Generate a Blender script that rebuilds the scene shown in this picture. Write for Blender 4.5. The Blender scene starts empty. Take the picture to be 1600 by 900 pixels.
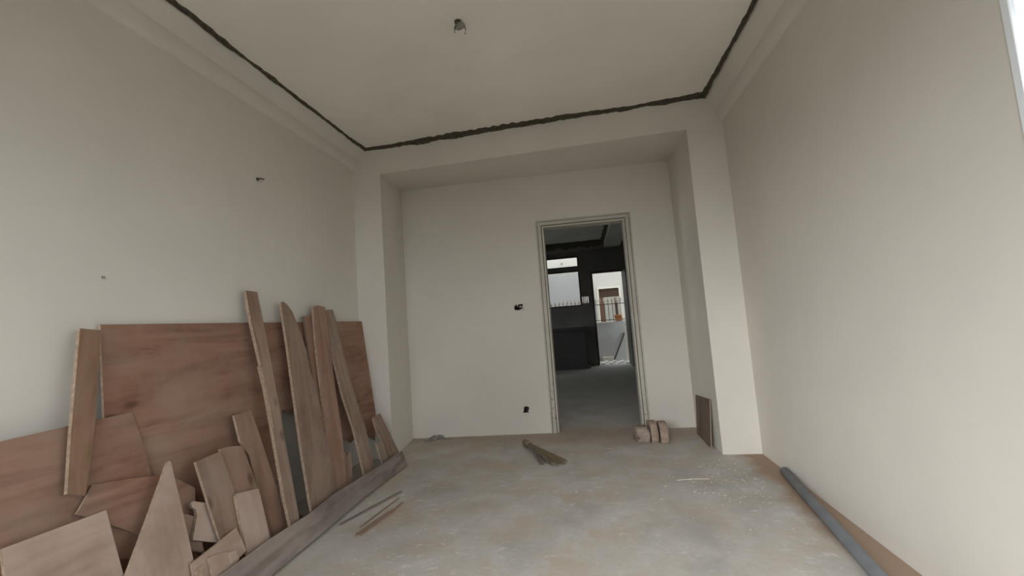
import bpy, bmesh, math, random
from mathutils import Vector, Matrix, noise
random.seed(7)
PI = math.pi
sc = bpy.context.scene
COL = sc.collection

# ------------------------------------------------------------------ camera
F_PX, YAW, PITCH, ROLL, CAM_H = 642.74, 0.1666, 0.0841, -0.0725, 1.1339
_fwd = Vector((-math.sin(YAW)*math.cos(PITCH), math.cos(YAW)*math.cos(PITCH), math.sin(PITCH)))
_rt = Vector((math.cos(YAW), math.sin(YAW), 0)); _up = _rt.cross(_fwd)
RT = math.cos(ROLL)*_rt + math.sin(ROLL)*_up
UP = -math.sin(ROLL)*_rt + math.cos(ROLL)*_up
CAM = Vector((0, 0, CAM_H))
cd = bpy.data.cameras.new('camera'); cam = bpy.data.objects.new('camera', cd); COL.objects.link(cam)
cd.sensor_width = 36.0; cd.lens = 36.0*F_PX/1600.0; cd.clip_start = 0.02; cd.clip_end = 200
M = Matrix((RT, UP, -_fwd)).transposed().to_4x4(); M.translation = CAM
cam.matrix_world = M
sc.camera = cam

# ------------------------------------------------------------------ world, exposure
SKY = 2.8
w = bpy.data.worlds.new('overcast_sky'); sc.world = w; w.use_nodes = True
bg = w.node_tree.nodes['Background']
bg.inputs[0].default_value = (0.90, 0.955, 1.0, 1); bg.inputs[1].default_value = SKY
# low hazy daylight from behind the camera, slightly from the left (overcast: a very wide, soft source)
sl = bpy.data.lights.new('hazy_sun', 'SUN'); sl.energy = 2.6; sl.angle = math.radians(38); sl.color = (.92, .955, 1.0)
so = bpy.data.objects.new('hazy_sun', sl); COL.objects.link(so)
so.rotation_euler = Vector((.62, 1.0, -.44)).to_track_quat('-Z', 'Y').to_euler(); so.location = (-3, -6, 4)
sc.view_settings.view_transform = 'Standard'; sc.view_settings.look = 'None'
sc.view_settings.gamma = 1; sc.view_settings.exposure = 0.45
sc.view_settings.use_curve_mapping = False

# ------------------------------------------------------------------ helpers
def ray(px, py): return (px-800)/F_PX*RT - (py-450)/F_PX*UP + _fwd
def hit(px, py, p0, n):
    d = ray(px, py); n = Vector(n)
    return CAM + d*((Vector(p0)-CAM).dot(n)/d.dot(n))
def on_floor(px, py, z=0): return hit(px, py, (0, 0, z), (0, 0, 1))
def at_y(px, py, y): return hit(px, py, (0, y, 0), (0, 1, 0))

def tag(o, label=None, cat=None, group=None, kind=None):
    if label: o['label'] = label
    if cat: o['category'] = cat
    if group: o['group'] = group
    if kind: o['kind'] = kind
    return o
def link(name, bm, mats, parent=None, smooth=False, loc=None, rot=None):
    me = bpy.data.meshes.new(name)
    bmesh.ops.recalc_face_normals(bm, faces=bm.faces[:])
    bm.to_mesh(me); bm.free()
    for m in (mats if isinstance(mats, (list, tuple)) else [mats]): me.materials.append(m)
    if smooth:
        for p in me.polygons: p.use_smooth = True
    o = bpy.data.objects.new(name, me); COL.objects.link(o)
    if parent: o.parent = parent
    if loc is not None: o.location = loc
    if rot is not None: o.rotation_euler = rot
    return o
def empty(name, loc=(0, 0, 0), rz=0):
    o = bpy.data.objects.new(name, None); COL.objects.link(o); o.location = loc; o.rotation_euler = (0, 0, rz)
    o.empty_display_size = .05
    return o
def struct(name, bm, mats, parent=None, label=None, smooth=False):
    o = link(name, bm, mats, parent, smooth)
    if parent is None: o['kind'] = 'structure'
    if label: o['label'] = label
    return o
def box(bm, x0, x1, y0, y1, z0, z1, mi=0):
    v = [bm.verts.new(p) for p in ((x0,y0,z0),(x1,y0,z0),(x1,y1,z0),(x0,y1,z0),(x0,y0,z1),(x1,y0,z1),(x1,y1,z1),(x0,y1,z1))]
    for q in ((0,3,2,1),(4,5,6,7),(0,1,5,4),(1,2,6,5),(2,3,7,6),(3,0,4,7)):
        bm.faces.new([v[i] for i in q]).material_index = mi
    return v
def prism(bm, bot, top, mi=0, side_mi=None):
    n = len(bot)
    a = [bm.verts.new(p) for p in bot]; b = [bm.verts.new(p) for p in top]
    bm.faces.new(list(reversed(a))).material_index = mi
    bm.faces.new(b).material_index = mi
    for i in range(n):
        f = bm.faces.new((a[i], a[(i+1) % n], b[(i+1) % n], b[i])); f.material_index = mi if side_mi is None else side_mi
    return a, b
def bevel(bm, w_, seg=2):
    bmesh.ops.bevel(bm, geom=bm.edges[:], offset=w_, segments=seg, affect='EDGES', profile=.5)
def tube(bm, pts, r, seg=8, cap=True, mi=0):
    pts = [Vector(p) for p in pts]; rings = []
    rs = r if isinstance(r, (list, tuple)) else [r]*len(pts)
    for i, p in enumerate(pts):
        t = (pts[min(i+1, len(pts)-1)]-pts[max(i-1, 0)]).normalized()
        a = t.cross(Vector((0, 0, 1)));
        if a.length < 1e-3: a = t.cross(Vector((1, 0, 0)))
        a.normalize(); b = t.cross(a)
        rings.append([bm.verts.new(p+rs[i]*(math.cos(2*PI*k/seg)*a+math.sin(2*PI*k/seg)*b)) for k in range(seg)])
    for i in range(len(rings)-1):
        for k in range(seg):
            f = bm.faces.new((rings[i][k], rings[i][(k+1) % seg], rings[i+1][(k+1) % seg], rings[i+1][k])); f.material_index = mi
    if cap:
        bm.faces.new(list(reversed(rings[0]))).material_index = mi; bm.faces.new(rings[-1]).material_index = mi

# ------------------------------------------------------------------ materials
class NT:
    def __init__(s, name):
        s.m = bpy.data.materials.new(name); s.m.use_nodes = True
        s.t = s.m.node_tree; s.b = s.t.nodes['Principled BSDF']; s.L = s.t.links.new
    def n(s, typ, **k):
        o = s.t.nodes.new(typ)
        for a, v in k.items():
            if a in o.inputs: o.inputs[a].default_value = v
            else: setattr(o, a, v)
        return o
    def coord(s, scale=(1, 1, 1), kind='Object', rnd=False):
        tc = s.n('ShaderNodeTexCoord'); mp = s.n('ShaderNodeMapping')
        mp.inputs['Scale'].default_value = scale
        if rnd:
            oi = s.n('ShaderNodeObjectInfo'); m = s.n('ShaderNodeVectorMath', operation='SCALE')
            m.inputs[0].default_value = (37, 19, 53); s.L(oi.outputs['Random'], m.inputs['Scale'])
            s.L(m.outputs[0], mp.inputs['Location'])
        s.L(tc.outputs[kind], mp.inputs['Vector']); return mp.outputs[0]
    def noise(s, vec, scale, detail=4, rough=.55, dist=0):
        o = s.n('ShaderNodeTexNoise'); o.inputs['Scale'].default_value = scale; o.inputs['Detail'].default_value = detail
        o.inputs['Roughness'].default_value = rough; o.inputs['Distortion'].default_value = dist
        s.L(vec, o.inputs['Vector']); return o.outputs['Fac']
    def ramp(s, fac, stops):
        o = s.n('ShaderNodeValToRGB'); e = o.color_ramp.elements
        while len(e) < len(stops): e.new(.5)
        for el, (p, c) in zip(e, stops):
            el.position = p; el.color = (c, c, c, 1) if isinstance(c, (int, float)) else (*c, 1)
        s.L(fac, o.inputs[0]); return o.outputs[0]
    def mix(s, fac, a, b, blend='MIX'):
        o = s.n('ShaderNodeMix', data_type='RGBA', blend_type=blend)
        for i, v in ((0, fac), (6, a), (7, b)):
            if isinstance(v, (int, float)): o.inputs[i].default_value = v
            elif isinstance(v, tuple): o.inputs[i].default_value = (*v, 1)
            else: s.L(v, o.inputs[i])
        return o.outputs[2]
    def math(s, op, a, b=0.0, clamp=False):
        o = s.n('ShaderNodeMath', operation=op, use_clamp=clamp)
        for i, v in ((0, a), (1, b)):
            if isinstance(v, (int, float)): o.inputs[i].default_value = v
            else: s.L(v, o.inputs[i])
        return o.outputs[0]
    def bump(s, h, strength=.2, dist=.01):
        o = s.n('ShaderNodeBump'); o.inputs['Strength'].default_value = strength; o.inputs['Distance'].default_value = dist
        s.L(h, o.inputs['Height']); s.L(o.outputs[0], s.b.inputs['Normal'])
    def out(s, col, rough=.9, spec=.3):
        if isinstance(col, tuple): s.b.inputs['Base Color'].default_value = (*col, 1)
        else: s.L(col, s.b.inputs['Base Color'])
        s.b.inputs['Roughness'].default_value = rough; s.b.inputs['Specular IOR Level'].default_value = spec
        return s.m

def mat_plaster(name, base, var=.04, bumps=.25):
    a = NT(name); v = a.coord()
    n1 = a.noise(v, 1.1, 3); n2 = a.noise(v, 9, 5, .6)
    lo = tuple(c*(1-var*1.6) for c in base); hi = tuple(min(1, c*(1+var)) for c in base)
    c = a.ramp(n1, [(.3, lo), (.7, hi)])
    c2 = a.mix(a.ramp(n2, [(.45, 0.0), (.8, .35)]), c, tuple(x*.93 for x in base))
    # faint scattered hairline scuffs and pin marks
    vo = a.n('ShaderNodeTexVoronoi'); vo.inputs['Scale'].default_value = 4.5; a.L(v, vo.inputs['Vector'])
    spot = a.ramp(vo.outputs['Distance'], [(.0, .5), (.012, 0.0)])
    c3 = a.mix(spot, c2, tuple(x*.6 for x in base))
    h = a.math('ADD', a.math('MULTIPLY', n1, 1.0), a.math('MULTIPLY', n2, .12))
    a.bump(h, bumps, .02)
    return a.out(c3, .85, .25)
WALL = mat_plaster('white_wall_putty', (.72, .675, .60))
CEIL = mat_plaster('ceiling_putty', (.88, .84, .755), .05)
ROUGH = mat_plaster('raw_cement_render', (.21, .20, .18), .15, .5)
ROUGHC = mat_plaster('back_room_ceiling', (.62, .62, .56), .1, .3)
OUTWALL = mat_plaster('courtyard_white_wall', (.62, .60, .55), .03)
OUTGREY = mat_plaster('courtyard_grey_wall', (.44, .44, .44), .05)
PARAPET = mat_plaster('grey_parapet_render', (.60, .60, .59), .15, .5)

def mat_simple(name, col, rough=.7, spec=.3, metal=0, var=.12, scale=20):
    a = NT(name); n = a.noise(a.coord(rnd=True), scale, 4)
    c = a.ramp(n, [(.3, tuple(x*(1-var) for x in col)), (.7, tuple(min(1, x*(1+var)) for x in col))])
    a.b.inputs['Metallic'].default_value = metal; a.bump(n, .1, .004)
    return a.out(c, rough, spec)

def mat_floor():
    a = NT('dusty_concrete_floor'); v = a.coord()
    big = a.noise(v, .9, 4, .6, .3); mid = a.noise(v, 3.2, 6, .62, .4); fine = a.noise(v, 40, 6, .7)
    base = a.ramp(mid, [(.28, (.385, .362, .32)), (.5, (.51, .482, .44)), (.72, (.60, .58, .54))])
    # tan earthy stains
    tan = a.math('MULTIPLY', a.ramp(big, [(.40, .25), (.58, .9)]), a.ramp(a.noise(v, 3.4, 5, .65), [(.46, 0.0), (.62, 1.0)]))
    c = a.mix(tan, base, (.50, .40, .295))
    # brown dirt swept against the right wall and into the corners of the back wall
    sx = a.n('ShaderNodeSeparateXYZ'); a.L(v, sx.inputs[0])
    wob = a.math('MULTIPLY', a.math('SUBTRACT', a.noise(v, 4, 4), .5), .28)
    dr = a.math('ADD', sx.outputs['X'], wob)
    mr = a.n('ShaderNodeMapRange', clamp=True); mr.inputs['From Min'].default_value = 1.03; mr.inputs['From Max'].default_value = 1.13
    a.L(dr, mr.inputs['Value'])
    db = a.math('ADD', sx.outputs['Y'], wob)
    mb = a.n('ShaderNodeMapRange', clamp=True); mb.inputs['From Min'].default_value = 3.72; mb.inputs['From Max'].default_value = 4.12; mb.inputs['To Max'].default_value = .55
    a.L(db, mb.inputs['Value'])
    mb2 = a.n('ShaderNodeMapRange', clamp=True); mb2.inputs['From Min'].default_value = 4.5; mb2.inputs['From Max'].default_value = 4.3
    a.L(sx.outputs['Y'], mb2.inputs['Value'])
    dirt = a.math('MULTIPLY', a.math('MAXIMUM', mr.outputs[0], mb.outputs[0]), a.math('MULTIPLY', mb2.outputs[0], 1.0))
    # white plaster scuffs: short smears and specks
    vs = a.coord((1, 1.9, 1)); sm = a.noise(vs, 13, 5, .7, .5)
    zone = a.ramp(a.noise(v, 1.3, 2), [(.42, 0.0), (.6, 1.0)])
    dd = a.n('ShaderNodeVectorMath', operation='DISTANCE'); a.L(v, dd.inputs[0]); dd.inputs[1].default_value = (.84, 2.98, 0)
    zone = a.math('MAXIMUM', zone, a.ramp(dd.outputs['Value'], [(.15, 1.0), (.5, 0.0)]))
    pale = a.math('MULTIPLY', a.ramp(dd.outputs['Value'], [(.1, .45), (.5, 0.0)]), a.ramp(a.noise(v, 7, 4), [(.40, 0.0), (.6, 1.0)]))
    c = a.mix(pale, c, (.36, .36, .35))
    c = a.mix(a.math('MULTIPLY', a.ramp(sm, [(.57, 0.0), (.70, .9)]), zone), c, (.78, .77, .75))
    vo = a.n('ShaderNodeTexVoronoi'); vo.inputs['Scale'].default_value = 11; a.L(v, vo.inputs['Vector'])
    c = a.mix(a.ramp(vo.outputs['Distance'], [(.035, .6), (.07, 0.0)]), c, (.76, .74, .71))
    c = a.mix(a.ramp(fine, [(.35, .35), (.6, 0.0)]), c, (.40, .375, .34))
    c = a.mix(dirt, c, (.35, .25, .18))
    # floor darkens past the threshold: the inner room's dimness put into the colour
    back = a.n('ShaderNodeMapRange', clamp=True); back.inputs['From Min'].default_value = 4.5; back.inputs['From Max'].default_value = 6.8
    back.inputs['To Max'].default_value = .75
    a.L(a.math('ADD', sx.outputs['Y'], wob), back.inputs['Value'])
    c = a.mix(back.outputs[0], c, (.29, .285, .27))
    h = a.math('ADD', mid, a.math('MULTIPLY', fine, .25)); a.bump(h, .25, .01)
    return a.out(c, .82, .35)
FLOOR = mat_floor()

def mat_wood(name, dark, mid, light, dust=(.42, .36, .30), dustamt=.5, ring=1.0, fine=60, streak=9):
    """grain runs along local X; the sheet lies in local XY"""
    a = NT(name)
    v = a.coord((1, 1, 1), rnd=True)
    vg = a.coord((1.0, 5.0, 5.0), rnd=True)
    warp = a.noise(vg, 1.3, 3, .5, 1.2)
    sx = a.n('ShaderNodeSeparateXYZ'); a.L(v, sx.inputs[0])
    y = a.math('ADD', a.math('MULTIPLY', sx.outputs['Y'], streak), a.math('MULTIPLY', warp, 5.5*ring))
    rings = a.math('ADD', a.math('MULTIPLY', a.math('SINE', a.math('MULTIPLY', y, 3.1)), .5), .5)
    vf = a.coord((2.0, fine, fine), rnd=True); fi = a.noise(vf, 1.0, 5, .7)
    g = a.math('ADD', a.math('MULTIPLY', rings, .35), a.math('MULTIPLY', fi, .65))
    c = a.ramp(g, [(.25, dark), (.5, mid), (.8, light)])
    big = a.noise(v, 1.7, 4, .6, .4)
    c = a.mix(a.ramp(big, [(.35, .0), (.7, .45)]), c, tuple(x*.72 for x in mid))
    c = a.mix(a.math('MULTIPLY', a.ramp(a.noise(v, 3.1, 5, .65), [(.38, 0.0), (.68, 1.0)]), dustamt), c, dust)
    # knots
    vk = a.coord((2.2, 4.5, 1), rnd=True); vo = a.n('ShaderNodeTexVoronoi'); vo.inputs['Scale'].default_value = 1.1; a.L(vk, vo.inputs['Vector'])
    c = a.mix(a.ramp(vo.outputs['Distance'], [(.04, .75), (.11, 0.0)]), c, tuple(x*.5 for x in dark))
    a.bump(g, .25, .003)
    return a.out(c, .75, .25)
PLY = mat_wood('reddish_plywood_face', (.195, .095, .06), (.285, .15, .10), (.35, .20, .138), dust=(.34, .25, .185), dustamt=.6, fine=30, streak=6)
PLYD = mat_wood('dusty_plywood_face', (.33, .225, .17), (.42, .30, .235), (.48, .355, .285), dust=(.52, .41, .34), dustamt=.7, ring=.4, fine=24, streak=4)
PLYH = mat_wood('weathered_brown_plywood', (.18, .115, .082), (.26, .172, .125), (.325, .225, .168), dust=(.36, .275, .215), dustamt=.5, fine=30, streak=6)
PLYR = mat_wood('red_brown_board', (.19, .11, .075), (.275, .165, .115), (.34, .215, .155), dust=(.36, .26, .20), dustamt=.5, fine=40, streak=8)
STICK = mat_wood('sawn_brown_batten', (.22, .14, .10), (.30, .20, .145), (.37, .26, .19), dust=(.36, .30, .25), dustamt=.5, fine=70, streak=14)
REDST = mat_wood('reddish_batten', (.25, .135, .09), (.335, .195, .14), (.40, .25, .185), dust=(.37, .27, .21), dustamt=.35, fine=70, streak=14)
GREYW = mat_wood('weathered_grey_plank', (.16, .125, .105), (.235, .19, .165), (.31, .255, .225), dust=(.34, .285, .25), dustamt=.5, fine=50, streak=12)
TANW = mat_wood('tan_board', (.17, .09, .052), (.235, .132, .08), (.29, .175, .112), dust=(.29, .20, .142), dustamt=.4, fine=40, streak=8)
EDGE = mat_simple('pale_cut_edge', (.42, .31, .225), .8, .2, var=.25, scale=60)
EDGED = mat_simple('dark_cut_edge', (.26, .19, .145), .8, .2, var=.3, scale=60)
MORTAR = mat_simple('raw_dark_mortar', (.105, .092, .068), .95, .1, var=.35, scale=50)
GROOVE = mat_simple('dark_groove', (.13, .11, .085), .9, .1)  # dark backing that shows in the gaps of the door frame
DARK = mat_simple('dark_hole', (.025, .02, .018), .9, .1)
PLASTERLUMP = mat_simple('broken_plaster', (.62, .58, .52), .95, .1)
PIPE = mat_simple('grey_plastic_pipe', (.155, .16, .165), .55, .35, var=.15, scale=9)
CLAY = mat_simple('dusty_clay', (.36, .29, .235), .9, .15, var=.2, scale=30)
CLAYR = mat_simple('red_dusty_clay', (.37, .28, .22), .9, .15, var=.22, scale=25)
TWIG = mat_simple('brown_twig', (.22, .165, .10), .8, .2, var=.35, scale=30)
TWIGG = mat_simple('grey_brown_twig', (.20, .175, .14), .8, .2, var=.3, scale=30)
WIRE = mat_simple('dark_cable', (.06, .05, .04), .6, .3)
CAPM = mat_simple('grey_wire_box', (.30, .28, .24), .7, .3)
RAG = mat_simple('grey_rag', (.25, .23, .21), .95, .1, var=.3)
COUNTER = mat_simple('dark_stone_counter', (.035, .033, .03), .6, .5)
LEAF2 = mat_simple('dark_green_door_paint', (.075, .085, .07), .5, .4)
BROWNP = mat_simple('dark_brown_paint', (.075, .045, .03), .6, .3)
BROWNL = mat_simple('brown_painted_wood', (.16, .09, .055), .6, .3)
IRON = mat_simple('dark_rusty_iron', (.06, .04, .035), .6, .4)
SPIKE = mat_simple('pale_rusty_iron', (.45, .38, .33), .6, .4)
ORANGE = mat_simple('orange_brown_clay', (.42, .19, .09), .85, .2)
CREAM = mat_simple('cream_paint', (.78, .74, .64), .7, .3, var=.05)
WHITEP = mat_simple('white_frame_paint', (.84, .87, .88), .4, .5, var=.04, scale=6)
RUBBLE = mat_simple('pale_rubble', (.66, .63, .58), .95, .1, var=.3)
SHOWN = mat_simple('courtyard_ground', (.42, .41, .39), .9, .2)
STREET = mat_simple('dark_street_ground', (.13, .125, .12), .9, .2)

def mat_frame():
    a = NT('chipped_cream_door_paint'); v = a.coord((1, 1, .45))
    n = a.noise(v, 14, 6, .7); m = a.noise(a.coord(), 3, 3)
    c = a.ramp(m, [(.3, (.50, .47, .40)), (.7, (.60, .57, .50))])
    c = a.mix(a.ramp(n, [(.62, 0.0), (.70, .8)]), c, (.30, .24, .17))
    sx = a.n('ShaderNodeSeparateXYZ'); a.L(a.coord(), sx.inputs[0])
    low = a.n('ShaderNodeMapRange', clamp=True); low.inputs['From Min'].default_value = .75; low.inputs['From Max'].default_value = .1
    a.L(sx.outputs['Z'], low.inputs['Value'])
    chip = a.math('MULTIPLY', a.ramp(a.noise(a.coord((1.4, 1, .7)), 24, 4, .6), [(.60, 0.0), (.66, 1.0)]), low.outputs[0])
    c = a.mix(chip, c, (.28, .13, .08)); a.bump(n, .25, .003)
    return a.out(c, .65, .35)
FRAME = mat_frame()

# ------------------------------------------------------------------ measured room
XL, XR = -2.0613, 1.2545
CYL, CYR = 3.541, 3.5056            # front of the two columns
BYL, BYR = 4.1767, 4.3187           # niche back wall at its two ends
NLf, NLb, NRf, NRb = -1.7838, -1.8644, .9694, .9792
HBf, HBb, HC = 2.6229, 2.6684, 2.889
CL, CR = -1.9288, 1.1349            # inner faces of the side beams
DL, DR, DT = -.3384, .477, 2.10
YF = -.70                            # front of the room, behind the camera
def by(x): return BYL+(x-NLb)/(NRb-NLb)*(BYR-BYL)
def cy_(x): return CYL+(x-NLf)/(NRf-NLf)*(CYR-CYL)
BT = .14

# floor: one slab through both rooms
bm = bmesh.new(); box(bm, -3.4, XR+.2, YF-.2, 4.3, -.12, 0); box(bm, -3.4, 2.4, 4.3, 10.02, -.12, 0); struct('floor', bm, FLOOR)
bm = bmesh.new(); box(bm, -30, 30, -40, YF-.2, -.30, -.04); box(bm, XR+.2, 30, YF-.2, 4.0, -.30, -.04); struct('ground', bm, STREET)
bm = bmesh.new(); box(bm, 4.0, 4.2, -6, 6, -.04, .9); box(bm, -6, 4.0, -3.2, -3.0, -.04, 1.15); struct('wall_light_block', bm, STREET)  # two unseen low walls added outside to hold back low daylight
# ceiling slabs
bm = bmesh.new(); box(bm, XL-.2, XR+.2, YF-.2, by(NRb)+.1, HC, HC+.2); struct('ceiling', bm, CEIL)
# walls
bm = bmesh.new(); box(bm, XL-.2, XL, YF-.2, 4.5, 0, HC); struct('wall_left', bm, WALL)
# right wall doorway near the camera, its unseen height and width shaped for light
WY0, WY1, WZ0, WZ1 = -.40, 1.347, 0, 1.99
bm = bmesh.new()
prism(bm, [(XR, WY1, 0), (XR+.2, WY1+.27, 0), (XR+.2, 4.5, 0), (XR, 4.5, 0)], [(XR, WY1, HC), (XR+.2, WY1+.27, HC), (XR+.2, 4.5, HC), (XR, 4.5, HC)]); box(bm, XR, XR+.2, YF-.2, WY0, 0, HC)
box(bm, XR, XR+.03, WY0, WY1, WZ1, HC)
struct('wall_right', bm, WALL)
# white painted frame of that doorway
wr = empty('door_4', (XR, (WY0+WY1)/2, WZ0)); wr['kind'] = 'structure'
def fbox(name, x0, x1, y0, y1, z0, z1, mat=WHITEP, bv=.006):
    b = bmesh.new(); box(b, x0, x1, y0, y1, z0, z1); bevel(b, bv, 1)
    o = link(name, b, mat); o.parent = wr; o.matrix_parent_inverse = Matrix.Translation(-wr.location); return o
fbox('jamb', XR-.003, XR+.014, WY1-.024, WY1-.0005, WZ0, WZ1, WHITEP, .002)
fbox('jamb', XR+.004, XR+.10, WY0+.001, WY0+.05, WZ0, WZ1)
fbox('jamb', XR+.004, XR+.10, WY0+.05, WY1-.05, WZ1-.05, WZ1)
# front wall behind the camera with the wide opening that lights the room
FX0, FX1, FZ1 = -1.95, 1.1, 2.34
bm = bmesh.new()
box(bm, XL, FX0, YF-.2, YF, 0, HC); box(bm, FX1, XR, YF-.2, YF, 0, HC); box(bm, FX0, FX1, YF-.2, YF, FZ1, HC)
struct('wall_front', bm, WALL)

# niche back wall, doorway and two chased socket holes
def wall_holes(name, xs0, xs1, z0, z1, holes, yf, th, mat, lining=None):
    xs = sorted({xs0, xs1, *[h[0] for h in holes], *[h[1] for h in holes]})
    zs = sorted({z0, z1, *[h[2] for h in holes], *[h[3] for h in holes]})
    inh = lambda x, z: any(h[0] < x < h[1] and h[2] < z < h[3] for h in holes)
    bm = bmesh.new(); cache = {}
    def V(x, z, b):
        k = (x, z, b)
        if k not in cache: cache[k] = bm.verts.new((x, yf(x)+(th if b else 0), z))
        return cache[k]
    nx, nz = len(xs)-1, len(zs)-1
    solid = lambda i, j: 0 <= i < nx and 0 <= j < nz and not inh((xs[i]+xs[i+1])/2, (zs[j]+zs[j+1])/2)
    for i in range(nx):
        for j in range(nz):
            if not solid(i, j): continue
            a, b, c, d = xs[i], xs[i+1], zs[j], zs[j+1]
            bm.faces.new((V(a,c,0), V(b,c,0), V(b,d,0), V(a,d,0)))
            bm.faces.new((V(a,c,1), V(a,d,1), V(b,d,1), V(b,c,1)))
            if not solid(i-1, j): bm.faces.new((V(a,c,0), V(a,d,0), V(a,d,1), V(a,c,1)))
            if not solid(i+1, j): bm.faces.new((V(b,c,0), V(b,c,1), V(b,d,1), V(b,d,0)))
            if not solid(i, j-1): bm.faces.new((V(a,c,0), V(a,c,1), V(b,c,1), V(b,c,0)))
            if not solid(i, j+1): bm.faces.new((V(a,d,0), V(b,d,0), V(b,d,1), V(a,d,1)))
    return struct(name, bm, mat)
def back_pt(px, py):
    n = Vector((BYL-BYR, NRb-NLb, 0)); return hit(px, py, (NLb, BYL, 0), n)
s1, s2 = back_pt(810.5, 480), back_pt(822, 640)
H1 = (s1.x-.047, s1.x+.045, s1.z-.030, s1.z+.030)
H2 = (s2.x-.030, s2.x+.030, s2.z-.032, s2.z+.032)
wall_holes('wall_back', XL, XR, 0, HC, [(DL-.022, DR+.022, 0, DT+.022), H1, H2], by, BT, WALL)

# columns and the beams under the ceiling
bm = bmesh.new()
prism(bm, [(XL, CYL, 0), (NLf, CYL, 0), (NLb, BYL, 0), (XL, BYL, 0)], [(XL, CYL, HC), (NLf, CYL, HC), (NLb, BYL, HC), (XL, BYL, HC)])
struct('column_left', bm, WALL)
bm = bmesh.new()
prism(bm, [(NRf, CYR, 0), (XR, CYR, 0), (XR, BYR, 0), (NRb, BYR, 0)], [(NRf, CYR, HC), (XR, CYR, HC), (XR, BYR, HC), (NRb, BYR, HC)])
struct('column_right', bm, WALL)
bm = bmesh.new()
prism(bm, [(NLf, CYL, HBf), (NRf, CYR, HBf), (NRb, BYR, HBb), (NLb, BYL, HBb)], [(NLf, CYL, HC), (NRf, CYR, HC), (NRb, BYR, HC), (NLb, BYL, HC)])
struct('beam_back', bm, WALL)
def side_beam(name, xw, xi, yb, zb):
    # soft hand-plastered lower arris: a few steps of a curve from the face down to the wall
    bm = bmesh.new(); prof = [(xw, HC), (xi, HC)]; xm = xw+(xi-xw)*.38
    for k in range(10):
        t = k/9; a = t*PI/2
        prof.append((xm+(xw-xm)*(1-math.cos(a)), zb-.01+.10*(1-math.sin(a))))
    A = [(x, YF, z) for x, z in prof]; B = [(x, yb, z) for x, z in prof]
    prism(bm, A, B); o = struct(name, bm, WALL, smooth=False); return o
side_beam('beam_left', XL, CL, CYL, 2.70)
side_beam('beam_right', XR, CR, CYR, 2.66)

# raw mortar gap where the ceiling meets the beams: an uneven, ragged L-shaped strip
def mortar(name, p0, p1, inward, widths_c, widths_b, seed):
    p0, p1, inward = Vector(p0), Vector(p1), Vector(inward); L = (p1-p0).length; n = int(L/.012)
    bm = bmesh.new(); prev = None
    def wv(tbl, t):
        for (a, x), (b, y) in zip(tbl, tbl[1:]):
            if a <= t <= b: return x+(y-x)*(t-a)/(b-a)
        return tbl[-1][1]
    for i in range(n+1):
        t = i/n; p = p0.lerp(p1, t); s = t*L
        na = noise.noise(Vector((s*5, seed, 0)))*.45+noise.noise(Vector((s*23, seed, 3)))*.35
        nb = noise.noise(Vector((s*6, seed, 7)))*.45+noise.noise(Vector((s*27, seed, 9)))*.3
        wc = max(.003, wv(widths_c, t)*(1+na)*1.5); wb = max(.003, wv(widths_b, t)*(1+nb)*1.9); e = .0035
        ring = [bm.verts.new(q) for q in (p+inward*wc+Vector((0,0,.001)), p+inward*wc*.85+Vector((0,0,-e)), p+inward*e*1.5+Vector((0,0,-e*1.5)),
                                         p+inward*e+Vector((0,0,-wb*.85)), p-inward*.001+Vector((0,0,-wb)))]
        if prev:
            for k in range(4): bm.faces.new((prev[k], prev[k+1], ring[k+1], ring[k]))
        prev = ring
    return struct(name, bm, MORTAR)
yb0, yb1 = cy_(CL), cy_(CR)
mortar('trim_1', (CL, yb0, HC), (CL, .2, HC), (1, 0, 0), [(0,.018),(.1,.010),(.3,.012),(.36,.018),(.42,.008),(.6,.022),(1,.02)], [(0,.012),(.2,.008),(.4,.010),(1,.010)], 1.3)
mortar('trim_2', (CL, yb0, HC), (CR, yb1, HC), (0, -1, 0), [(0,.018),(.08,.016),(.2,.030),(.4,.040),(.55,.036),(.7,.030),(.8,.016),(.9,.03),(1,.05)], [(0,.012),(.2,.018),(.5,.012),(1,.012)], 5.1)
mortar('trim_3', (CR, yb1, HC), (CR, .2, HC), (-1, 0, 0), [(0,.030),(.08,.016),(.2,.010),(.35,.016),(.5,.024),(1,.024)], [(0,.016),(.2,.012),(1,.012)], 8.8)

# ------------------------------------------------------------------ doorway frame
dr1 = empty('door_1', ((DL+DR)/2, by((DL+DR)/2), 0)); dr1['kind'] = 'structure'
def dpart(name, x0, x1, z0, z1, ya, yb, mat=None):
    b = bmesh.new()
    prism(b, [(x0, by(x0)+ya, z0), (x1, by(x1)+ya, z0), (x1, by(x1)+yb, z0), (x0, by(x0)+yb, z0)],
             [(x0, by(x0)+ya, z1), (x1, by(x1)+ya, z1), (x1, by(x1)+yb, z1), (x0, by(x0)+yb, z1)])
    bevel(b, .0025, 1)
    o = link(name, b, mat or FRAME); o.parent = dr1; o.matrix_parent_inverse = Matrix.Translation(-dr1.location); return o
for s, xe in ((-1, DL), (1, DR)):
    def dx(a, b): return (xe+s*a, xe+s*b) if s > 0 else (xe+s*b, xe+s*a)
    a, b = dx(0, .020); dpart('jamb', a, b, 0, DT+.02, .0, BT+.01)
    a, b = dx(.024, .058); dpart('casing', a, b, 0, DT+.024, -.016, -.0005)
    a, b = dx(.0185, .064); dpart('groove', a, b, 0, DT+.03, -.003, -.0002, GROOVE)
    a, b = dx(.063, .078); dpart('casing_strip', a, b, 0, DT+.061, -.009, -.0005)
dpart('head_jamb', DL, DR, DT, DT+.020, .0, BT+.01)
dpart('head_casing', DL-.058, DR+.058, DT+.024, DT+.058, -.016, -.0005)
dpart('groove', DL-.06, DR+.06, DT+.0185, DT+.064, -.003, -.0002, GROOVE)
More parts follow.
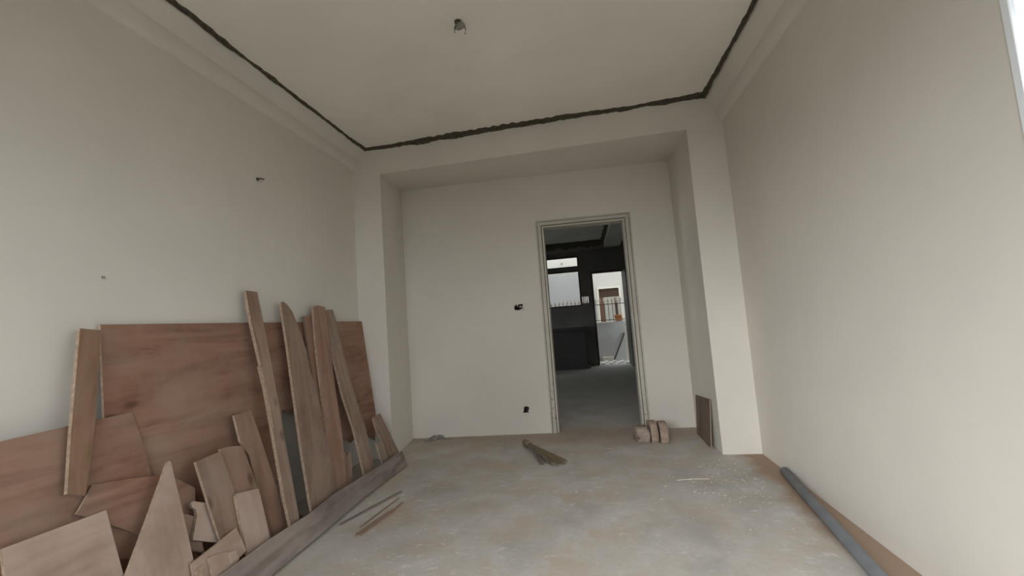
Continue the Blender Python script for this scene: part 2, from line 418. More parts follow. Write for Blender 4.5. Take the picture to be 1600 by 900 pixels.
dpart('head_casing_strip', DL-.078, DR+.078, DT+.063, DT+.078, -.009, -.0005)

# ------------------------------------------------------------------ chased socket holes
def lump(bm, c, r, seed, sq=(1, 1, 1), sub=2):
    g = bmesh.ops.create_icosphere(bm, subdivisions=sub, radius=1)
    for v in g['verts']:
        d = v.co.copy(); k = 1+.35*noise.noise(d*1.7+Vector((seed, seed*2, 0)))
        v.co = Vector(c)+Vector((d.x*r*sq[0]*k, d.y*r*sq[1]*k, d.z*r*sq[2]*k))
def socket(loc, hole, label, items):
    r = empty('socket_hole', (loc.x, by(loc.x)+.0, loc.z)); tag(r, label, 'socket hole')
    def P(o): o.parent = r; o.matrix_parent_inverse = Matrix.Translation(-r.location)
    b = bmesh.new(); y = by(loc.x); x0, x1, z0, z1 = hole
    for (a, c, d, e) in ((x0, x0+.002, z0, z1), (x1-.002, x1, z0, z1), (x0, x1, z0, z0+.002), (x0, x1, z1-.002, z1)):
        box(b, a, c, y+.006, y+.055, d, e)
    box(b, x0, x1, y+.05, y+.055, z0, z1); P(link('metal_box', b, DARK))
    b = bmesh.new()
    for k, (dx, dz, rr, sx, sz) in enumerate(items): lump(b, (loc.x+dx, y+.004, loc.z+dz), rr, k+loc.z, (sx, .45, sz))
    pr = link('plaster_rim', b, PLASTERLUMP, smooth=True); pr['kind'] = 'stuff'; P(pr)
    b = bmesh.new()
    tube(b, [(loc.x-.01, y+.05, loc.z), (loc.x+.005, y+.02, loc.z+.012), (loc.x+.012, y+.0, loc.z-.004), (loc.x+.006, y-.008, loc.z-.016)], .0035, 6)
    P(link('cable_end', b, WIRE))
socket(s1, H1, 'chiselled socket hole at waist height left of the doorway', [(-.044,.026,.012,1.3,1), (-.014,.022,.010,.8,1.4), (.02,.004,.010,1.6,.8), (.044,-.022,.014,1,1.4), (.03,-.024,.009,2,.7), (.046,.004,.008,.9,1.8), (-.045,-.03,.008,1.5,1), (0,.031,.006,4,.6), (0,-.033,.006,5,.6)])
socket(s2, H2, 'small chiselled socket hole low on the wall left of the doorway', [(-.028,.022,.014,1,1.3), (.028,-.018,.010,1,1.2), (-.026,-.004,.007,.8,1.6), (.024,.03,.008,1.4,.7), (0,-.034,.007,3,.6)])

# ------------------------------------------------------------------ ceiling wire point, wall nail, left wall mark
cp = on_floor(717.5, 33, HC)
cw = empty('ceiling_light_point', (cp.x, cp.y, HC)); tag(cw, 'bare ceiling wire point with two dangling wire ends', 'wire point')
bm = bmesh.new(); tube(bm, [(-.008,0,.0005), (-.008,0,-.006)], .022, 7); o = link('chipped_recess', bm, MORTAR, cw)
bm = bmesh.new(); tube(bm, [(-.010,0,-.002), (-.006,0,-.014), (.004,0,-.034), (.006,0,-.040)], [.009,.017,.031,.029], 9)
for v in bm.verts: v.co.x += .004*noise.noise(v.co*60); v.co.z += .008*noise.noise(v.co*45); v.co.y *= .6
link('wire_cap', bm, CAPM, cw, smooth=True)
bm = bmesh.new(); tube(bm, [(-.024,0,-.02), (-.030,0,-.045), (-.029,.0,-.065)], .003, 6); link('wire_end', bm, WIRE, cw)
bm = bmesh.new(); tube(bm, [(.026,0,-.02), (.034,0,-.055), (.030,.0,-.085)], .003, 6); link('wire_end', bm, WIRE, cw)
nl = hit(402, 280, (XL, 0, 0), (1, 0, 0))
bm = bmesh.new(); tube(bm, [(0,0,0), (.03,-.012,-.004), (.034,.02,.002)], .0045, 6)
bmesh.ops.create_icosphere(bm, subdivisions=1, radius=.012)
tag(link('bent_nail', bm, WIRE, loc=nl), 'short bent nail in the left wall above the leaning boards', 'nail')
nl = hit(160, 433, (XL, 0, 0), (1, 0, 0))
bm = bmesh.new(); tube(bm, [(0,0,0), (.012,-.002,-.002)], .0055, 6)
tag(link('wall_plug', bm, CAPM, loc=nl), 'tiny plug in the left wall above the narrow upright board', 'wall plug')

# ------------------------------------------------------------------ timber leaning on the left wall
def board(name, label, poly, xb, xt, th, face, edge=EDGE, grain=None, cat='board', group=None, zmin=.006, bow=0):
    """poly: outline corners, projected on the leaning plane through (xb, *, 0) and (xt, *, 1.25)"""
    s = (xt-xb)/1.25
    n = Vector((1, 0, -s)).normalized()
    upv = Vector((s, 0, 1)).normalized(); yv = Vector((0, 1, 0))
    pts = []
    for q in poly:
        if len(q) == 3: p = Vector((xb+s*q[2], q[1], q[2]))           # ('w', y, z) given directly in the room
        else: p = hit(q[0], q[1], (xb, 0, 0), (1, 0, -s))
        if p.z < zmin: p = Vector((xb+s*zmin, p.y, zmin))
        pts.append(p)
    if grain == 'h': gx = yv
    elif grain == 'v' or grain is None:
        ls = sorted(((pts[i]-pts[(i+1) % len(pts)]) for i in range(len(pts))), key=lambda d: -d.length)
        gx = (ls[0] if grain is None else upv).normalized()
        if gx.z < 0: gx = -gx
    gy = n.cross(gx).normalized(); c = sum(pts, Vector())/len(pts)
    R = Matrix((gx, gy, n)).transposed()
    Ri = R.transposed(); loc = [Ri @ (p-c) for p in pts]
    bm = bmesh.new()
    prism(bm, [(p.x, p.y, -th) for p in loc], [(p.x, p.y, 0) for p in loc], 0, 1)
    o = link(name, bm, [face, edge])
    Mx = R.to_4x4(); Mx.translation = c; o.matrix_world = Mx
    tag(o, label, cat, group); return o

BD = 'timber leaning on the left wall'
# big sheets at the back
board('plywood_sheet', 'largest reddish plywood sheet standing against the left wall behind the battens', [(157,507),(565,502),(575,568),(588,652),(586,688),(566,676),(548,692),(520,672),(498,664),(470,650),(441,640),(436,700),(438,800),('w',2.45,.01),('w',1.50,.01),(163,652)], -1.86, -2.03, .012, PLY, EDGE, 'h', 'plywood sheet')
board('plywood_sheet', 'low wide brown plywood sheet at the left edge of the picture, leaning on the wall', [('w',.75,.845),(0,690),(110,665),(206,644),(226,700),(250,800),('w',1.80,.01),('w',.62,.01)], -1.828, -2.018, .010, PLY, EDGE, 'h', 'plywood sheet')
board('plywood_strip', 'narrow tan plywood strip standing upright at the left end of the largest sheet', [(125,513),(158,516),(152,610),(149,660),(134,774),(105,772),(111,680)], -1.76, -1.985, .016, TANW, EDGE, None, 'plywood strip')
board('plywood_sheet', 'tilted brown plywood piece behind the tall pointed triangle of plywood', [(147,757),(200,748),(262,742),(305,762),(305,862),(218,834),(120,803)], -1.775, -2.01, .010, PLY, EDGE, 'h', 'plywood sheet')
board('plywood_offcut', 'reddish offcut low between the foreground sheet and the pointed triangle', [(165,815),(222,832),(216,872),(182,873)], -1.80, -2.02, .006, PLY, EDGE, 'h', 'offcut')
# right-hand battens
board('batten', 'slim reddish batten wedged left of the split-topped red board', [(475,494),(490,493),(502,600),(512,700),(520,775),(508,785),(497,640),(484,560)], -1.745, -2.0, .016, REDST, EDGED, None, 'batten')
board('board', 'split-topped tall reddish board between the curved board and the right-hand batten', [(489,479),(497,477),(508,480),(511,506),(523,600),(535,680),(541,750),(545,790),(520,800),(512,704),(508,655),(501,600),(494,540)], -1.715, -1.975, .018, REDST, EDGE, None, 'board')
board('board', 'short brown board with a square top behind the foot of the tall red board', [(530,706),(548,706),(552,752),(548,790),(530,800)], -1.745, -1.995, .014, STICK, EDGED, None, 'board')
board('board', 'grey-brown board with a blunt top, rightmost of the tall boards on the big sheet', [(511,484),(520,484),(527,506),(529,522),(542,568),(556,620),(572,672),(585,728),(588,742),(572,752),(552,668),(536,620),(521,560),(513,520)], -1.70, -1.985, .016, STICK, EDGE, None, 'board')
board('board', 'curved-tip dark board like a knife blade, leaning right of the tall batten', [(439,473),(443,471),(449,476),(457,487),(463,502),(478,545),(485,580),(495,612),(504,650),(506,676),(514,708),(524,745),(532,800),(490,812),(484,780),(471,700),(459,612),(450,545)], -1.675, -1.955, .018, PLYH, EDGE, None, 'board')
board('batten', 'tallest batten, rising above the big sheet left of the curved board', [(384,454),(402,456),(411,500),(421,552),(432,612),(446,690),(458,755),(470,822),(456,828),(444,774),(426,670),(413,600),(406,572),(408,570),(392,500)], -1.665, -1.955, .020, STICK, EDGE, None, 'batten')
board('broken_strip', 'pale splintered strip along the left edge of the tallest batten', [(407,573),(410,574),(419,620),(428,668),(424,666),(414,618)], -1.6585, -1.9485, .004, EDGE, EDGE, None, 'splinter')
board('board', 'short brown offcut standing by the column at the right end of the boards', [(583,653),(594,646),(603,665),(623,705),(624,722),(606,726),(598,690),(588,672)], -1.70, -1.96, .014, STICK, EDGE, None, 'offcut')
board('board', 'smallest offcut in front of the one by the column, right end of the pile', [(588,692),(598,689),(606,714),(606,726),(598,726)], -1.68, -1.945, .012, STICK, EDGE, None, 'offcut')
# middle group
board('board', 'dark brown tapering board with a notched left edge behind the dusty boards', [(366,649),(378,645),(392,641),(404,674),(424,735),(452,822),(452,840),(424,846),(405,760),(392,710),(376,690)], -1.725, -1.985, .014, PLYR, EDGE, None, 'board')
board('board', 'dusty board with a stepped top edge just left of the tapering board', [(344,702),(356,698),(379,696),(396,742),(425,846),(405,862),(380,862),(362,770)], -1.70, -1.965, .014, PLYR, EDGE, None, 'board')
board('board', 'wide grainy board with an oval knot, leftmost of the dusty middle boards', [(306,722),(345,705),(362,752),(392,850),(385,862),(345,846),(332,806)], -1.682, -1.95, .014, PLYH, EDGE, None, 'board')
board('board', 'pale short rectangular board standing in front of the grainy board', [(368,775),(371,771),(404,763),(413,800),(424,850),(420,862),(392,872),(387,866),(378,825)], -1.660, -1.93, .016, PLYD, EDGE, None, 'board')
board('plywood_offcut', 'offcut with a bitten corner standing left of the grainy board', [(298,785),(303,783),(309,784),(326,786),(334,810),(342,848),(322,846),(301,844),(308,806),(306,796),(300,793)], -1.715, -1.975, .014, PLYD, EDGED, 'v', 'offcut')
board('plywood_offcut', 'dull brown offcut behind the one with the bitten corner', [(284,802),(306,807),(320,864),(296,858)], -1.735, -1.99, .012, PLYH, EDGE, 'v', 'offcut')
board('board', 'slanting board near the bottom, its top edge rising to the pale short board', [(300,880),(335,853),(369,825),(378,842),(385,860),(374,872),(346,896),(330,915),(306,915)], -1.645, -1.925, .012, PLYD, EDGE, 'h', 'board')
board('plywood_offcut', 'small dusty offcut at the bottom beside the long grey plank', [(326,872),(330,869),(358,860),(374,874),(350,900),(334,905)], -1.628, -1.905, .012, PLYD, EDGE, 'v', 'offcut')
board('plywood_offcut', 'tiniest square offcut resting on the slanting board near the bottom', [(357,863),(368,859),(374,871),(361,880)], -1.6155, -1.89, .011, PLYD, EDGE, 'v', 'offcut')
board('splinter', 'thin pale splinter standing at the foot of the pointed triangle', [(306,893),(315,884),(322,912),(312,915)], -1.635, -1.91, .008, EDGE, EDGE, 'v', 'splinter')
# foreground sheets
board('plywood_triangle', 'tall pointed triangle of dusty plywood in the left foreground', [(261,724),(264,720),(267,722),(284,792),(308,900),(318,950),(192,930),(197,900),(232,806)], -1.672, -1.935, .012, PLYD, EDGE, 'v', 'plywood triangle')
board('plywood_sheet', 'slanting dusty plywood sheet in the bottom left corner of the picture', [(2,858),(166,797),(180,850),(195,905),(196,960),(20,960),(8,900)], -1.70, -1.955, .012, PLYD, EDGE, 'h', 'plywood sheet')

# long grey plank lying on edge in front of the feet of the boards
board('long_plank', 'long weathered grey plank lying on edge along the feet of the boards', [(628,704),(637,727),(570,776),(500,836),(424,899),('w',1.0,.006),('w',.9,.15),(346,897),(420,843),(484,802),(520,773),(578,737)], -1.565, -2.18, .018, GREYW, EDGED, None, 'plank')

# small sheet piece leaning on the right niche side
o = board('plywood_offcut', 'small dark plywood offcut leaning inside the niche right of the bricks', [('w',0,0),('w',0,.3),('w',.3,.3)], -1, -1, .01, PLYH, EDGE, 'v', 'offcut')
bpy.data.objects.remove(o)
def niche_board():
    A = [on_floor(1088,686,.004), on_floor(1110,693.5,.004)]
    top = [hit(1108,624,(.955,0,0),(1,0,0)), hit(1087,617,(.955,0,0),(1,0,0))]
    A[0].y = top[1].y-.02; A[0].x = .925; A[1].x = .925; A[1].y = top[0].y+.0; A[0].z = A[1].z = .006
    up_ = (top[0]-A[1]).normalized(); yv = (A[0]-A[1]).normalized(); n = up_.cross(yv).normalized()
    if n.x > 0: n = -n
    gx = up_; gy = n.cross(gx).normalized()
    pts = [A[0], A[1], top[0], top[1]]; c = sum(pts, Vector())/4
    R = Matrix((gx, gy, n)).transposed(); Ri = R.transposed(); L = [Ri@(p-c) for p in pts]
    bm = bmesh.new(); prism(bm, [(p.x,p.y,-.012) for p in L], [(p.x,p.y,0) for p in L], 0, 1)
    o = link('plywood_offcut', bm, [PLYND, EDGED]); Mx = R.to_4x4(); Mx.translation = c; o.matrix_world = Mx
    tag(o, 'small dark plywood offcut leaning inside the niche right of the bricks', 'offcut')
PLYND = mat_wood('dark_plywood_face', (.12, .085, .065), (.16, .115, .09), (.20, .145, .115), dust=(.2, .16, .13), dustamt=.3, fine=40)
niche_board()

# ------------------------------------------------------------------ splints on the floor by the plank
def splint(label, a, b, wd, th, mat, z=.0, tail=0):
    A, B = on_floor(*a, z+th), on_floor(*b, z+th); d = (B-A); L = d.length; d.normalize(); s = Vector((-d.y, d.x, 0)); bm = bmesh.new()
    prof = [(0,.25),(.03,.8),(.5,1),(.9,.9),(.97,.7),(1,.3)]
    top = [Vector((t*L, w_*wd/2, th)) for t, w_ in prof]+[Vector((t*L, -w_*wd/2, th)) for t, w_ in reversed(prof)]
    prism(bm, [(p.x, p.y, 0) for p in top], top)
    o = link('wood_splint', bm, mat, loc=(A.x, A.y, z), rot=(0, 0, math.atan2(d.y, d.x))); tag(o, label, 'wood strip')
splint('thin wooden strip on the floor nearest the long grey plank', (530,820), (628,767), .030, .008, GREYW)
splint('thinnest sliver of wood between two strips on the floor', (562,824), (624,777), .010, .006, STICK)
splint('flat brown wooden strip on the floor, left of its short partner', (557,836), (617,795), .042, .012, STICK)
splint('short dark splint at the right end of the wood strips on the floor', (619,793), (630,784), .018, .010, STICK)

# ------------------------------------------------------------------ twig broom
b0, b1 = on_floor(820,694,.02), on_floor(875,728,.0)
br = empty('twig_broom', (b0.x, b0.y, 0)); tag(br, 'short brown twig broom lying on the floor in front of the doorway', 'broom')
dv = Vector((b1.x-b0.x, b1.y-b0.y, 0)); BL = dv.length; ang = math.atan2(dv.y, dv.x); br.rotation_euler = (0, 0, ang)
rnd = random.Random(3)
for k in range(46):
    a = rnd.uniform(-1, 1); lay = rnd.random(); r0 = rnd.uniform(0, .020); th = rnd.uniform(0, 2*PI)
    y0, z0 = r0*math.cos(th), .030+r0*math.sin(th)
    y1 = a*.12+rnd.uniform(-.01, .01); L = BL*rnd.uniform(.82, 1.06)*(1-.10*abs(a))
    z1 = .004+lay*.012*(1-abs(a)); zm = z0*.55+.012
    bm = bmesh.new()
    tube(bm, [(0,y0,z0), (L*.3, y0+(y1-y0)*.22, (z0+zm)/2+.003), (L*.65, y0+(y1-y0)*.6, zm*.6+.004), (L, y1, z1)], [.0055,.005,.004,.002], 5)
    link('twig', bm, TWIG if a > -.25 else TWIGG, br)
bm = bmesh.new(); tube(bm, [(-.012,0,.036), (.0,0,.037), (.045,0,.037), (.09,.0,.034)], [.022,.026,.029,.028], 12); link('binding', bm, TWIG, br, smooth=True)
for k in range(4):
    bm = bmesh.new(); n = 14
    pts = [(.012+k*.018, .028*math.cos(2*PI*i/n), .034+.028*math.sin(2*PI*i/n)) for i in range(n+1)]
    tube(bm, pts, .002, 5, False); link('cord', bm, TWIGG, br)

# ------------------------------------------------------------------ three bricks beside the doorway
def brick(label, px, py, w_, d_, h_, rnd_top, rz, mat, lean=0, ridges=0, seed=0):
    p = on_floor(px, py); bm = bmesh.new()
    n = 10; prof = []
    # side profile (local Y = depth, Z = height) with a rounded, worn far shoulder
    prof = [(-d_/2, 0), (-d_/2, h_-rnd_top)]
    for k in range(1, n): a = k/n*PI/2; prof.append((-d_/2+rnd_top*(1-math.cos(a)), h_-rnd_top+rnd_top*math.sin(a)))
    prof += [(-d_/2+rnd_top, h_), (d_/2-.008, h_-.01), (d_/2, h_-.02), (d_/2, 0)]
    prism(bm, [(-w_/2, y, z) for y, z in prof], [(w_/2, y, z) for y, z in prof])
    bmesh.ops.triangulate(bm, faces=bm.faces[:]); bmesh.ops.subdivide_edges(bm, edges=bm.edges[:], cuts=2, use_grid_fill=True)
    for v in bm.verts:
        k = noise.noise(v.co*28+Vector((seed, 0, 0)))*.006
        c = v.co-Vector((0, 0, h_/2)); v.co += c.normalized()*k
        if ridges: v.co.y += .003*math.sin(v.co.z*2*PI/ridges)
        v.co.z = max(v.co.z, 0)
    o = link('brick', bm, mat, smooth=True, loc=(p.x, p.y, 0), rot=(0, lean, rz)); tag(o, label, 'brick'); return o
brick('ridged brick nearest the doorway, leftmost of three beside the door frame', 1003, 688, .108, .17, .125, .055, .12, CLAY, 0, .028, 1)
brick('middle of three bricks standing beside the door frame, round shouldered', 1021, 687, .060, .19, .165, .085, .06, CLAYR, 0, 0, 4)
brick('rightmost of three bricks beside the door frame, round shouldered with a pale edge', 1037, 688, .066, .19, .160, .11, .0, CLAYR, 0, 0, 8)

# ------------------------------------------------------------------ rag by the left niche corner
q = on_floor(679, 687); bm = bmesh.new()
g = bmesh.ops.create_grid(bm, x_segments=22, y_segments=10, size=1)
for v in bm.verts:
    x, y = v.co.x, v.co.y; e = max(0, 1-(x*x+y*y)*.75)
    z = .004+.05*e*abs(noise.noise(Vector((x*2.1, y*1.6, 2))))+.018*e
    wob = 1+.25*noise.noise(Vector((x*2, y*2, 9)))
    v.co = Vector((x*.10*wob, y*.045*wob+.02*math.sin(x*2.4), z))
g2 = bmesh.ops.solidify(bm, geom=bm.faces[:], thickness=.004)
for v in bm.verts: v.co.z = max(v.co.z, .001)
tag(link('crumpled_rag', bm, RAG, smooth=True, loc=(q.x, q.y, 0), rot=(0, 0, .55)), 'crumpled grey rag on the floor at the left foot of the niche wall', 'rag')
bm = bmesh.new(); tube(bm, [(0,0,.006), (.05,.004,.005), (.10,-.002,.005)], .005, 6); q = on_floor(692, 687)
tag(link('twisted_cord', bm, RAG, loc=(q.x, q.y, 0), rot=(0,0,.1)), 'bit of twisted cord trailing from the grey rag', 'cord')

# ------------------------------------------------------------------ grey pipe along the right wall
PRd = .0275
pa, pb = on_floor(1226, 736, .0285), on_floor(1372, 898, .0285); pb = pa+(pb-pa)*1.8
bm = bmesh.new(); n = 28; d = (pb-pa).normalized(); a = d.cross(Vector((0,0,1))).normalized(); b = Vector((0,0,1)); rows = []
for (t, r) in ((.012, PRd-.004), (0, PRd-.004), (0, PRd-.001), (.002, PRd), (1, PRd), (1, PRd-.004), (.95, PRd-.004)):
    p = pa.lerp(pb, t); rows.append([bm.verts.new(p+r*(math.cos(2*PI*k/n)*a+math.sin(2*PI*k/n)*b)-pa) for k in range(n)])
for i in range(len(rows)-1):
    for k in range(n): bm.faces.new((rows[i][k], rows[i][(k+1) % n], rows[i+1][(k+1) % n], rows[i+1][k]))
bm.faces.new(rows[0])
tag(link('grey_pipe', bm, PIPE, smooth=True, loc=pa), 'long slate grey plastic pipe lying on the floor along the right wall', 'pipe')

# ------------------------------------------------------------------ crumbs of plaster on the floor
bm = bmesh.new(); rnd = random.Random(11)
for k in range(150):
    if k < 70: x, y = rnd.gauss(.78, .22), rnd.gauss(2.95, .28)
    elif k < 110: x, y = rnd.gauss(.95, .10), rnd.gauss(3.0, .25)
    else: x, y = rnd.uniform(-1.2, 1.1), rnd.uniform(1.6, 3.9)
    if x > 1.02: continue
    r = rnd.uniform(.0015, .0045); g = bmesh.ops.create_icosphere(bm, subdivisions=1, radius=r)
    sx, sy = rnd.uniform(.7, 2.0), rnd.uniform(.7, 1.6)
    for v in g['verts']: v.co = Vector((x+v.co.x*sx, y+v.co.y*sy, max(0, v.co.z*.6+r*.35)))
tag(link('plaster_crumbs', bm, PLASTERLUMP), 'scattered white plaster crumbs on the concrete floor', 'crumbs', kind='stuff')
bm = bmesh.new(); A, B = on_floor(1058,751), on_floor(1108,749); 
tube(bm, [(A.x,A.y,.003), ((A.x+B.x)/2,(A.y+B.y)/2+.006,.005), (B.x,B.y,.003)], .0017, 6)
tag(link('straw', bm, CREAM), 'thin pale straw on the floor in front of the bricks', 'straw')

# ------------------------------------------------------------------ dark inner room through the doorway
RB = 9.9; RX0, RX1 = -3.2, 1.75
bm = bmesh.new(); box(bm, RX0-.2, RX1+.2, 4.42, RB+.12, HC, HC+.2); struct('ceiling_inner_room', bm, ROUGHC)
bm = bmesh.new(); box(bm, RX0-.2, RX0, 4.3, 5.4, 0, HC); box(bm, RX0-.2, RX0, 6.6, RB+.12, 0, HC); box(bm, RX0-.2, RX0, 5.4, 6.6, 0, 1.0); box(bm, RX0-.2, RX0, 5.4, 6.6, 2.1, HC)  # unseen side opening added to brighten the inner room
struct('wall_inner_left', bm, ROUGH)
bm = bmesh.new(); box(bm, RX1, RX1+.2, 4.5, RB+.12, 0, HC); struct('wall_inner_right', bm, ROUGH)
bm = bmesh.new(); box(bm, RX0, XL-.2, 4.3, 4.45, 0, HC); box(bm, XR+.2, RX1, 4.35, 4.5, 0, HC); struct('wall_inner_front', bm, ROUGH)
W_ = lambda px, py: at_y(px, py, RB)
dx0, dx1, dz1 = .285, .965, 2.16
wx1, tz0, tz1, wz0, wz1 = -.045, 2.37, 2.59, 1.44, 2.24
wx0 = -1.15
vx0, vx1, vz0, vz1 = .0, .15, 1.47, 1.63
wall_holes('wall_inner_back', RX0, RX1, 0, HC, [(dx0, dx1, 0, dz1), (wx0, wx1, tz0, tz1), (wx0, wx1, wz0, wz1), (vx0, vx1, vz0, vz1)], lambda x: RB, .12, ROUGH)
for xx in (.035, .075, .115):
    bm = bmesh.new(); box(bm, xx-.009, xx+.009, RB+.03, RB+.05, vz0, vz1); struct('trim_8', bm, BROWNP)
# window frames of the two lights, and the door frame
w2 = empty('window_2', (wx0, RB, wz0)); w2['kind'] = 'structure'
def wpart(name, x0, x1, z0, z1, mat=BROWNP, y0=RB-.012, y1=RB+.06, root=None):
    b = bmesh.new(); box(b, x0, x1, y0, y1, z0, z1); o = link(name, b, mat); root = root or w2
    o.parent = root; o.matrix_parent_inverse = Matrix.Translation(-root.location); return o
for (a, b) in ((wz0, wz1), (tz0, tz1)):
    wpart('window_frame', wx1-.0, wx1+.03, a-.02, b+.02); wpart('window_frame', wx0-.03, wx0, a-.02, b+.02)
    wpart('window_frame', wx0, wx1, b, b+.03)
    wpart('window_frame', wx0, wx1, a-.03, a)
d2 = empty('door_2', (dx1, RB, 0)); d2['kind'] = 'structure'
wpart('jamb', dx0-.04, dx0-.0, 0, dz1+.04, BROWNP, root=d2); wpart('jamb', dx1, dx1+.04, 0, dz1+.04, LEAF2, root=d2); wpart('head_jamb', dx0, dx1, dz1, dz1+.04, BROWNP, root=d2)
wpart('door_leaf', dx1+.0, dx1+.035, .01, dz1-.01, LEAF2, RB-.72, RB-.015, root=d2)
# soffit beam and raw mortar line under the inner ceiling
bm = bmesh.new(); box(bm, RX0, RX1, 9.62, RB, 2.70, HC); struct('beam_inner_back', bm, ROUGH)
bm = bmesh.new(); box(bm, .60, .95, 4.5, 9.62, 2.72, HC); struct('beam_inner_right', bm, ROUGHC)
mortar('trim_4', (RX0, 9.62, HC), (.60, 9.62, HC), (0,-1,0), [(0,.08),(1,.08)], [(0,.07),(1,.07)], 12.1)
mortar('trim_5', (.60, 9.62, HC), (.60, 4.6, HC), (-1,0,0), [(0,.05),(1,.03)], [(0,.03),(1,.03)], 14.1)
# kitchen counter under the window
kc = empty('kitchen_counter', (-1.4, 9.6, 0)); tag(kc, 'dark stone kitchen counter under the far window of the inner room', 'counter')
for nm, bx, mt in (('worktop', (RX0+.01, .12, 9.28, RB-.001, .90, .94), COUNTER), ('front_lip', (RX0+.01, .12, 9.26, 9.28, .86, .94), COUNTER), ('base', (RX0+.01, .06, 9.36, RB-.001, 0.0, .08), COUNTER)):
    b = bmesh.new(); box(b, *bx); o = link(nm, b, mt, kc); o.location = -kc.location
for k in range(4):
    x = RX0+.01+k*.80
    b = bmesh.new(); box(b, x, x+.785, 9.34, 9.36, .08, .855); box(b, x, x+.785, 9.36, RB-.002, .08, .09); o = link('front_panel', b, COUNTER, kc); o.location = -kc.location

# ------------------------------------------------------------------ courtyard beyond
bm = bmesh.new(); box(bm, -4, 3.2, RB+.12, 15.5, -.12, -.001); struct('ground_courtyard', bm, SHOWN)
CY2 = 12.5
def cpt(px, py): p = at_y(px, py, CY2); return p.x, p.z
gx0, gx1, gz1 = .50, 1.08, 1.94
wall_holes('wall_courtyard', -4, 3.2, 0, 5.0, [(gx0, gx1, 0, gz1), (-1.25, -.80, 1.0, 1.70)], lambda x: CY2, .15, OUTWALL)
bm = bmesh.new(); box(bm, -2.2, .06, CY2-.03, CY2-.001, 0.0, 2.50); struct('trim_6', bm, OUTGREY)
bm = bmesh.new(); box(bm, -4.2, -4, RB+.12, 15.5, 0, 5); struct('wall_courtyard_left', bm, OUTWALL)
bm = bmesh.new(); box(bm, 3.2, 3.4, RB+.12, 15.5, 0, 5); struct('wall_courtyard_right', bm, OUTWALL)
bm = bmesh.new(); box(bm, -4, 3.2, RB+.0, RB+.12, HC+.2, 5.0); struct('wall_courtyard_front', bm, OUTWALL)
bm = bmesh.new(); box(bm, -4, 3.2, 14.6, 14.8, 0, 5); struct('wall_far', bm, OUTWALL)
d3 = empty('door_3', ((gx0+gx1)/2, CY2, 0)); d3['kind'] = 'structure'
for a, b, c, d in ((gx0-.05, gx0, 0, gz1+.05), (gx1, gx1+.05, 0, gz1+.05), (gx0, gx1, gz1, gz1+.05)): wpart('casing', a, b, c, d, CREAM, CY2-.03, CY2+.05, d3)
wpart('lintel_board', gx0, gx1, 1.69, gz1, BROWNP, CY2+.02, CY2+.10, d3)
wpart('post', gx0, gx0+.14, 0, 1.69, BROWNL, CY2+.02, CY2+.10, d3)
wpart('post', gx1-.14, gx1-.06, .9, 1.66, BROWNP, CY2+.04, CY2+.10, d3)
# dark panel in the courtyard wall, painting in an unlit opening
bm = bmesh.new(); box(bm, -1.25, -.80, CY2+.02, CY2+.06, 1.0, 1.70); tag(link('dark_opening_panel', bm, BROWNP), 'dark panel standing for an unlit opening in the courtyard wall, seen through the inner window', 'dark panel')
# bulb
bm = bmesh.new(); pt = at_y(877, 412, 12.2); tube(bm, [(0,0,.06),(0,0,.03),(0,0,.0)], [.012,.03,.02], 8)
tag(link('wall_bulb', bm, CAPM, loc=(pt.x, CY2-.06, pt.z)), 'small grey bulb holder seen through the inner transom window', 'lamp')
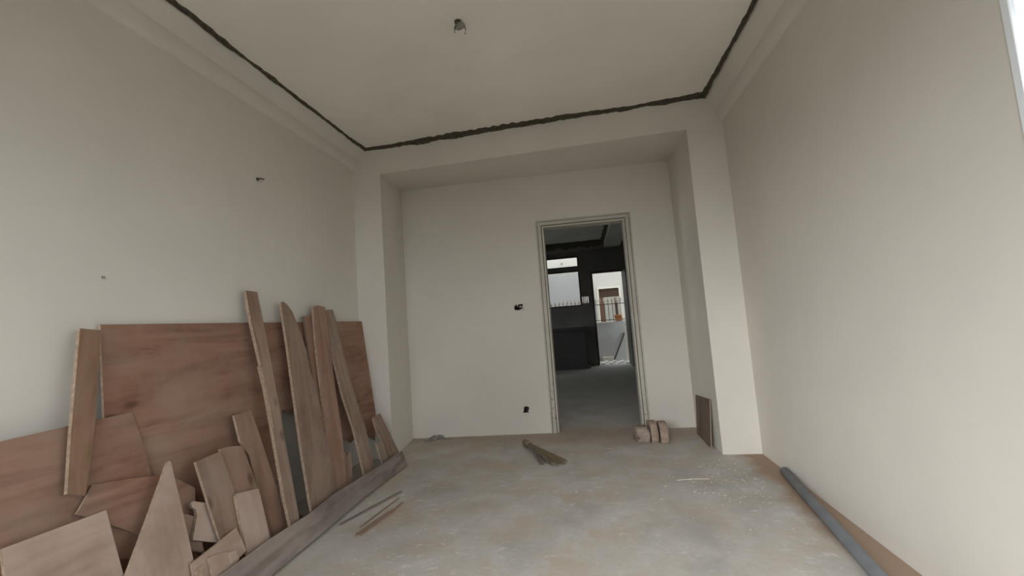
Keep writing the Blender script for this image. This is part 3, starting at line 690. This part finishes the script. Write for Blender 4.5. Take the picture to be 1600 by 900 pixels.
# parapet with spiked iron railing
PY = 10.85
bm = bmesh.new(); box(bm, -1.6, .735, PY, PY+.10, 0, .955); box(bm, .735, 1.9, PY+.0, PY+.115, 0, .985); struct('wall_parapet', bm, PARAPET)
bm = bmesh.new(); box(bm, -1.6, .735, PY-.015, PY+.115, .955, .985); struct('trim_7', bm, CREAM)
rl = empty('spiked_railing', (0, PY+.095, .986)); tag(rl, 'iron railing with spear tips on the parapet beyond the inner room', 'railing')
bm = bmesh.new(); box(bm, -1.5, 1.06, -.009, .009, .44, .458); link('top_rail', bm, IRON, rl)
bm = bmesh.new(); box(bm, -1.5, 1.06, -.009, .009, .035, .05); link('bottom_rail', bm, IRON, rl)
xk = -1.45
bar_me = None; tip_me = None
while xk < 1.06:
    if bar_me is None:
        bm = bmesh.new(); tube(bm, [(0,0,.0),(0,0,.47)], .0075, 6); b_ = link('bar', bm, IRON, rl); bar_me = b_.data
        bm = bmesh.new(); tube(bm, [(0,0,.465),(0,0,.485),(0,0,.51),(0,0,.545),(0,0,.63)], [.010,.026,.012,.034,.002], 6); t_ = link('spear_tip', bm, SPIKE, b_); tip_me = t_.data
    else:
        b_ = bpy.data.objects.new('bar', bar_me); COL.objects.link(b_); b_.parent = rl
        t_ = bpy.data.objects.new('spear_tip', tip_me); COL.objects.link(t_); t_.parent = b_
    b_.location = (xk, 0, 0); xk += .105
# clay block on the parapet
pt = at_y(966, 500, PY); bm = bmesh.new(); box(bm, -.09, .09, -.05, .05, 0, .10); box(bm, -.105, .085, -.055, .045, .10, .16); bevel(bm, .01, 1)
tag(link('clay_block', bm, ORANGE, loc=(pt.x+.02, PY+.03, .986)), 'orange-brown clay block on the parapet beside the railing', 'block')
# leaning stick, white slab, cream block and rubble at the foot of the parapet
A, B = at_y(976, 519, PY-.03), at_y(960, 559, PY-.09); B.z = .02
bm = bmesh.new(); tube(bm, [B+Vector((0,0,.01)), A], .018, 6); tag(link('leaning_stick', bm, IRON), 'dark stick leaning diagonally on the grey parapet', 'stick')
bm = bmesh.new(); p0 = at_y(977, 512, 10.6); box(bm, p0.x-.03, p0.x+.05, 10.56, 10.62, 0, .86); tag(link('white_post', bm, CREAM), 'white post standing right of the leaning stick outside the far door', 'post')
pt = on_floor(951, 564); bm = bmesh.new(); box(bm, -.13, .13, -.05, .05, 0, .10); bevel(bm, .008, 1); tag(link('cream_block', bm, CREAM, loc=(pt.x, pt.y+.05, 0), rot=(0,0,-.12)), 'cream block lying at the foot of the grey parapet', 'block')
rnd = random.Random(5)
for k in range(12):
    pt = on_floor(rnd.uniform(941, 984), rnd.uniform(563, 570)); pt.y = 10.09+(k%3)*.19; pt.x = .36+.19*(k//3)+.05*(k%3); bm = bmesh.new()
    lump(bm, (0,0,.018), rnd.uniform(.035,.055), k, (1.4, 1.1, .45), 1)
    for v in bm.verts: v.co.z = max(0, v.co.z)
    o = link('rubble_piece', bm, RUBBLE, loc=(pt.x, pt.y, 0), rot=(0,0,rnd.uniform(0,3))); tag(o, 'pale piece of rubble on the ground just outside the far door', 'rubble', 'rubble outside the far door')
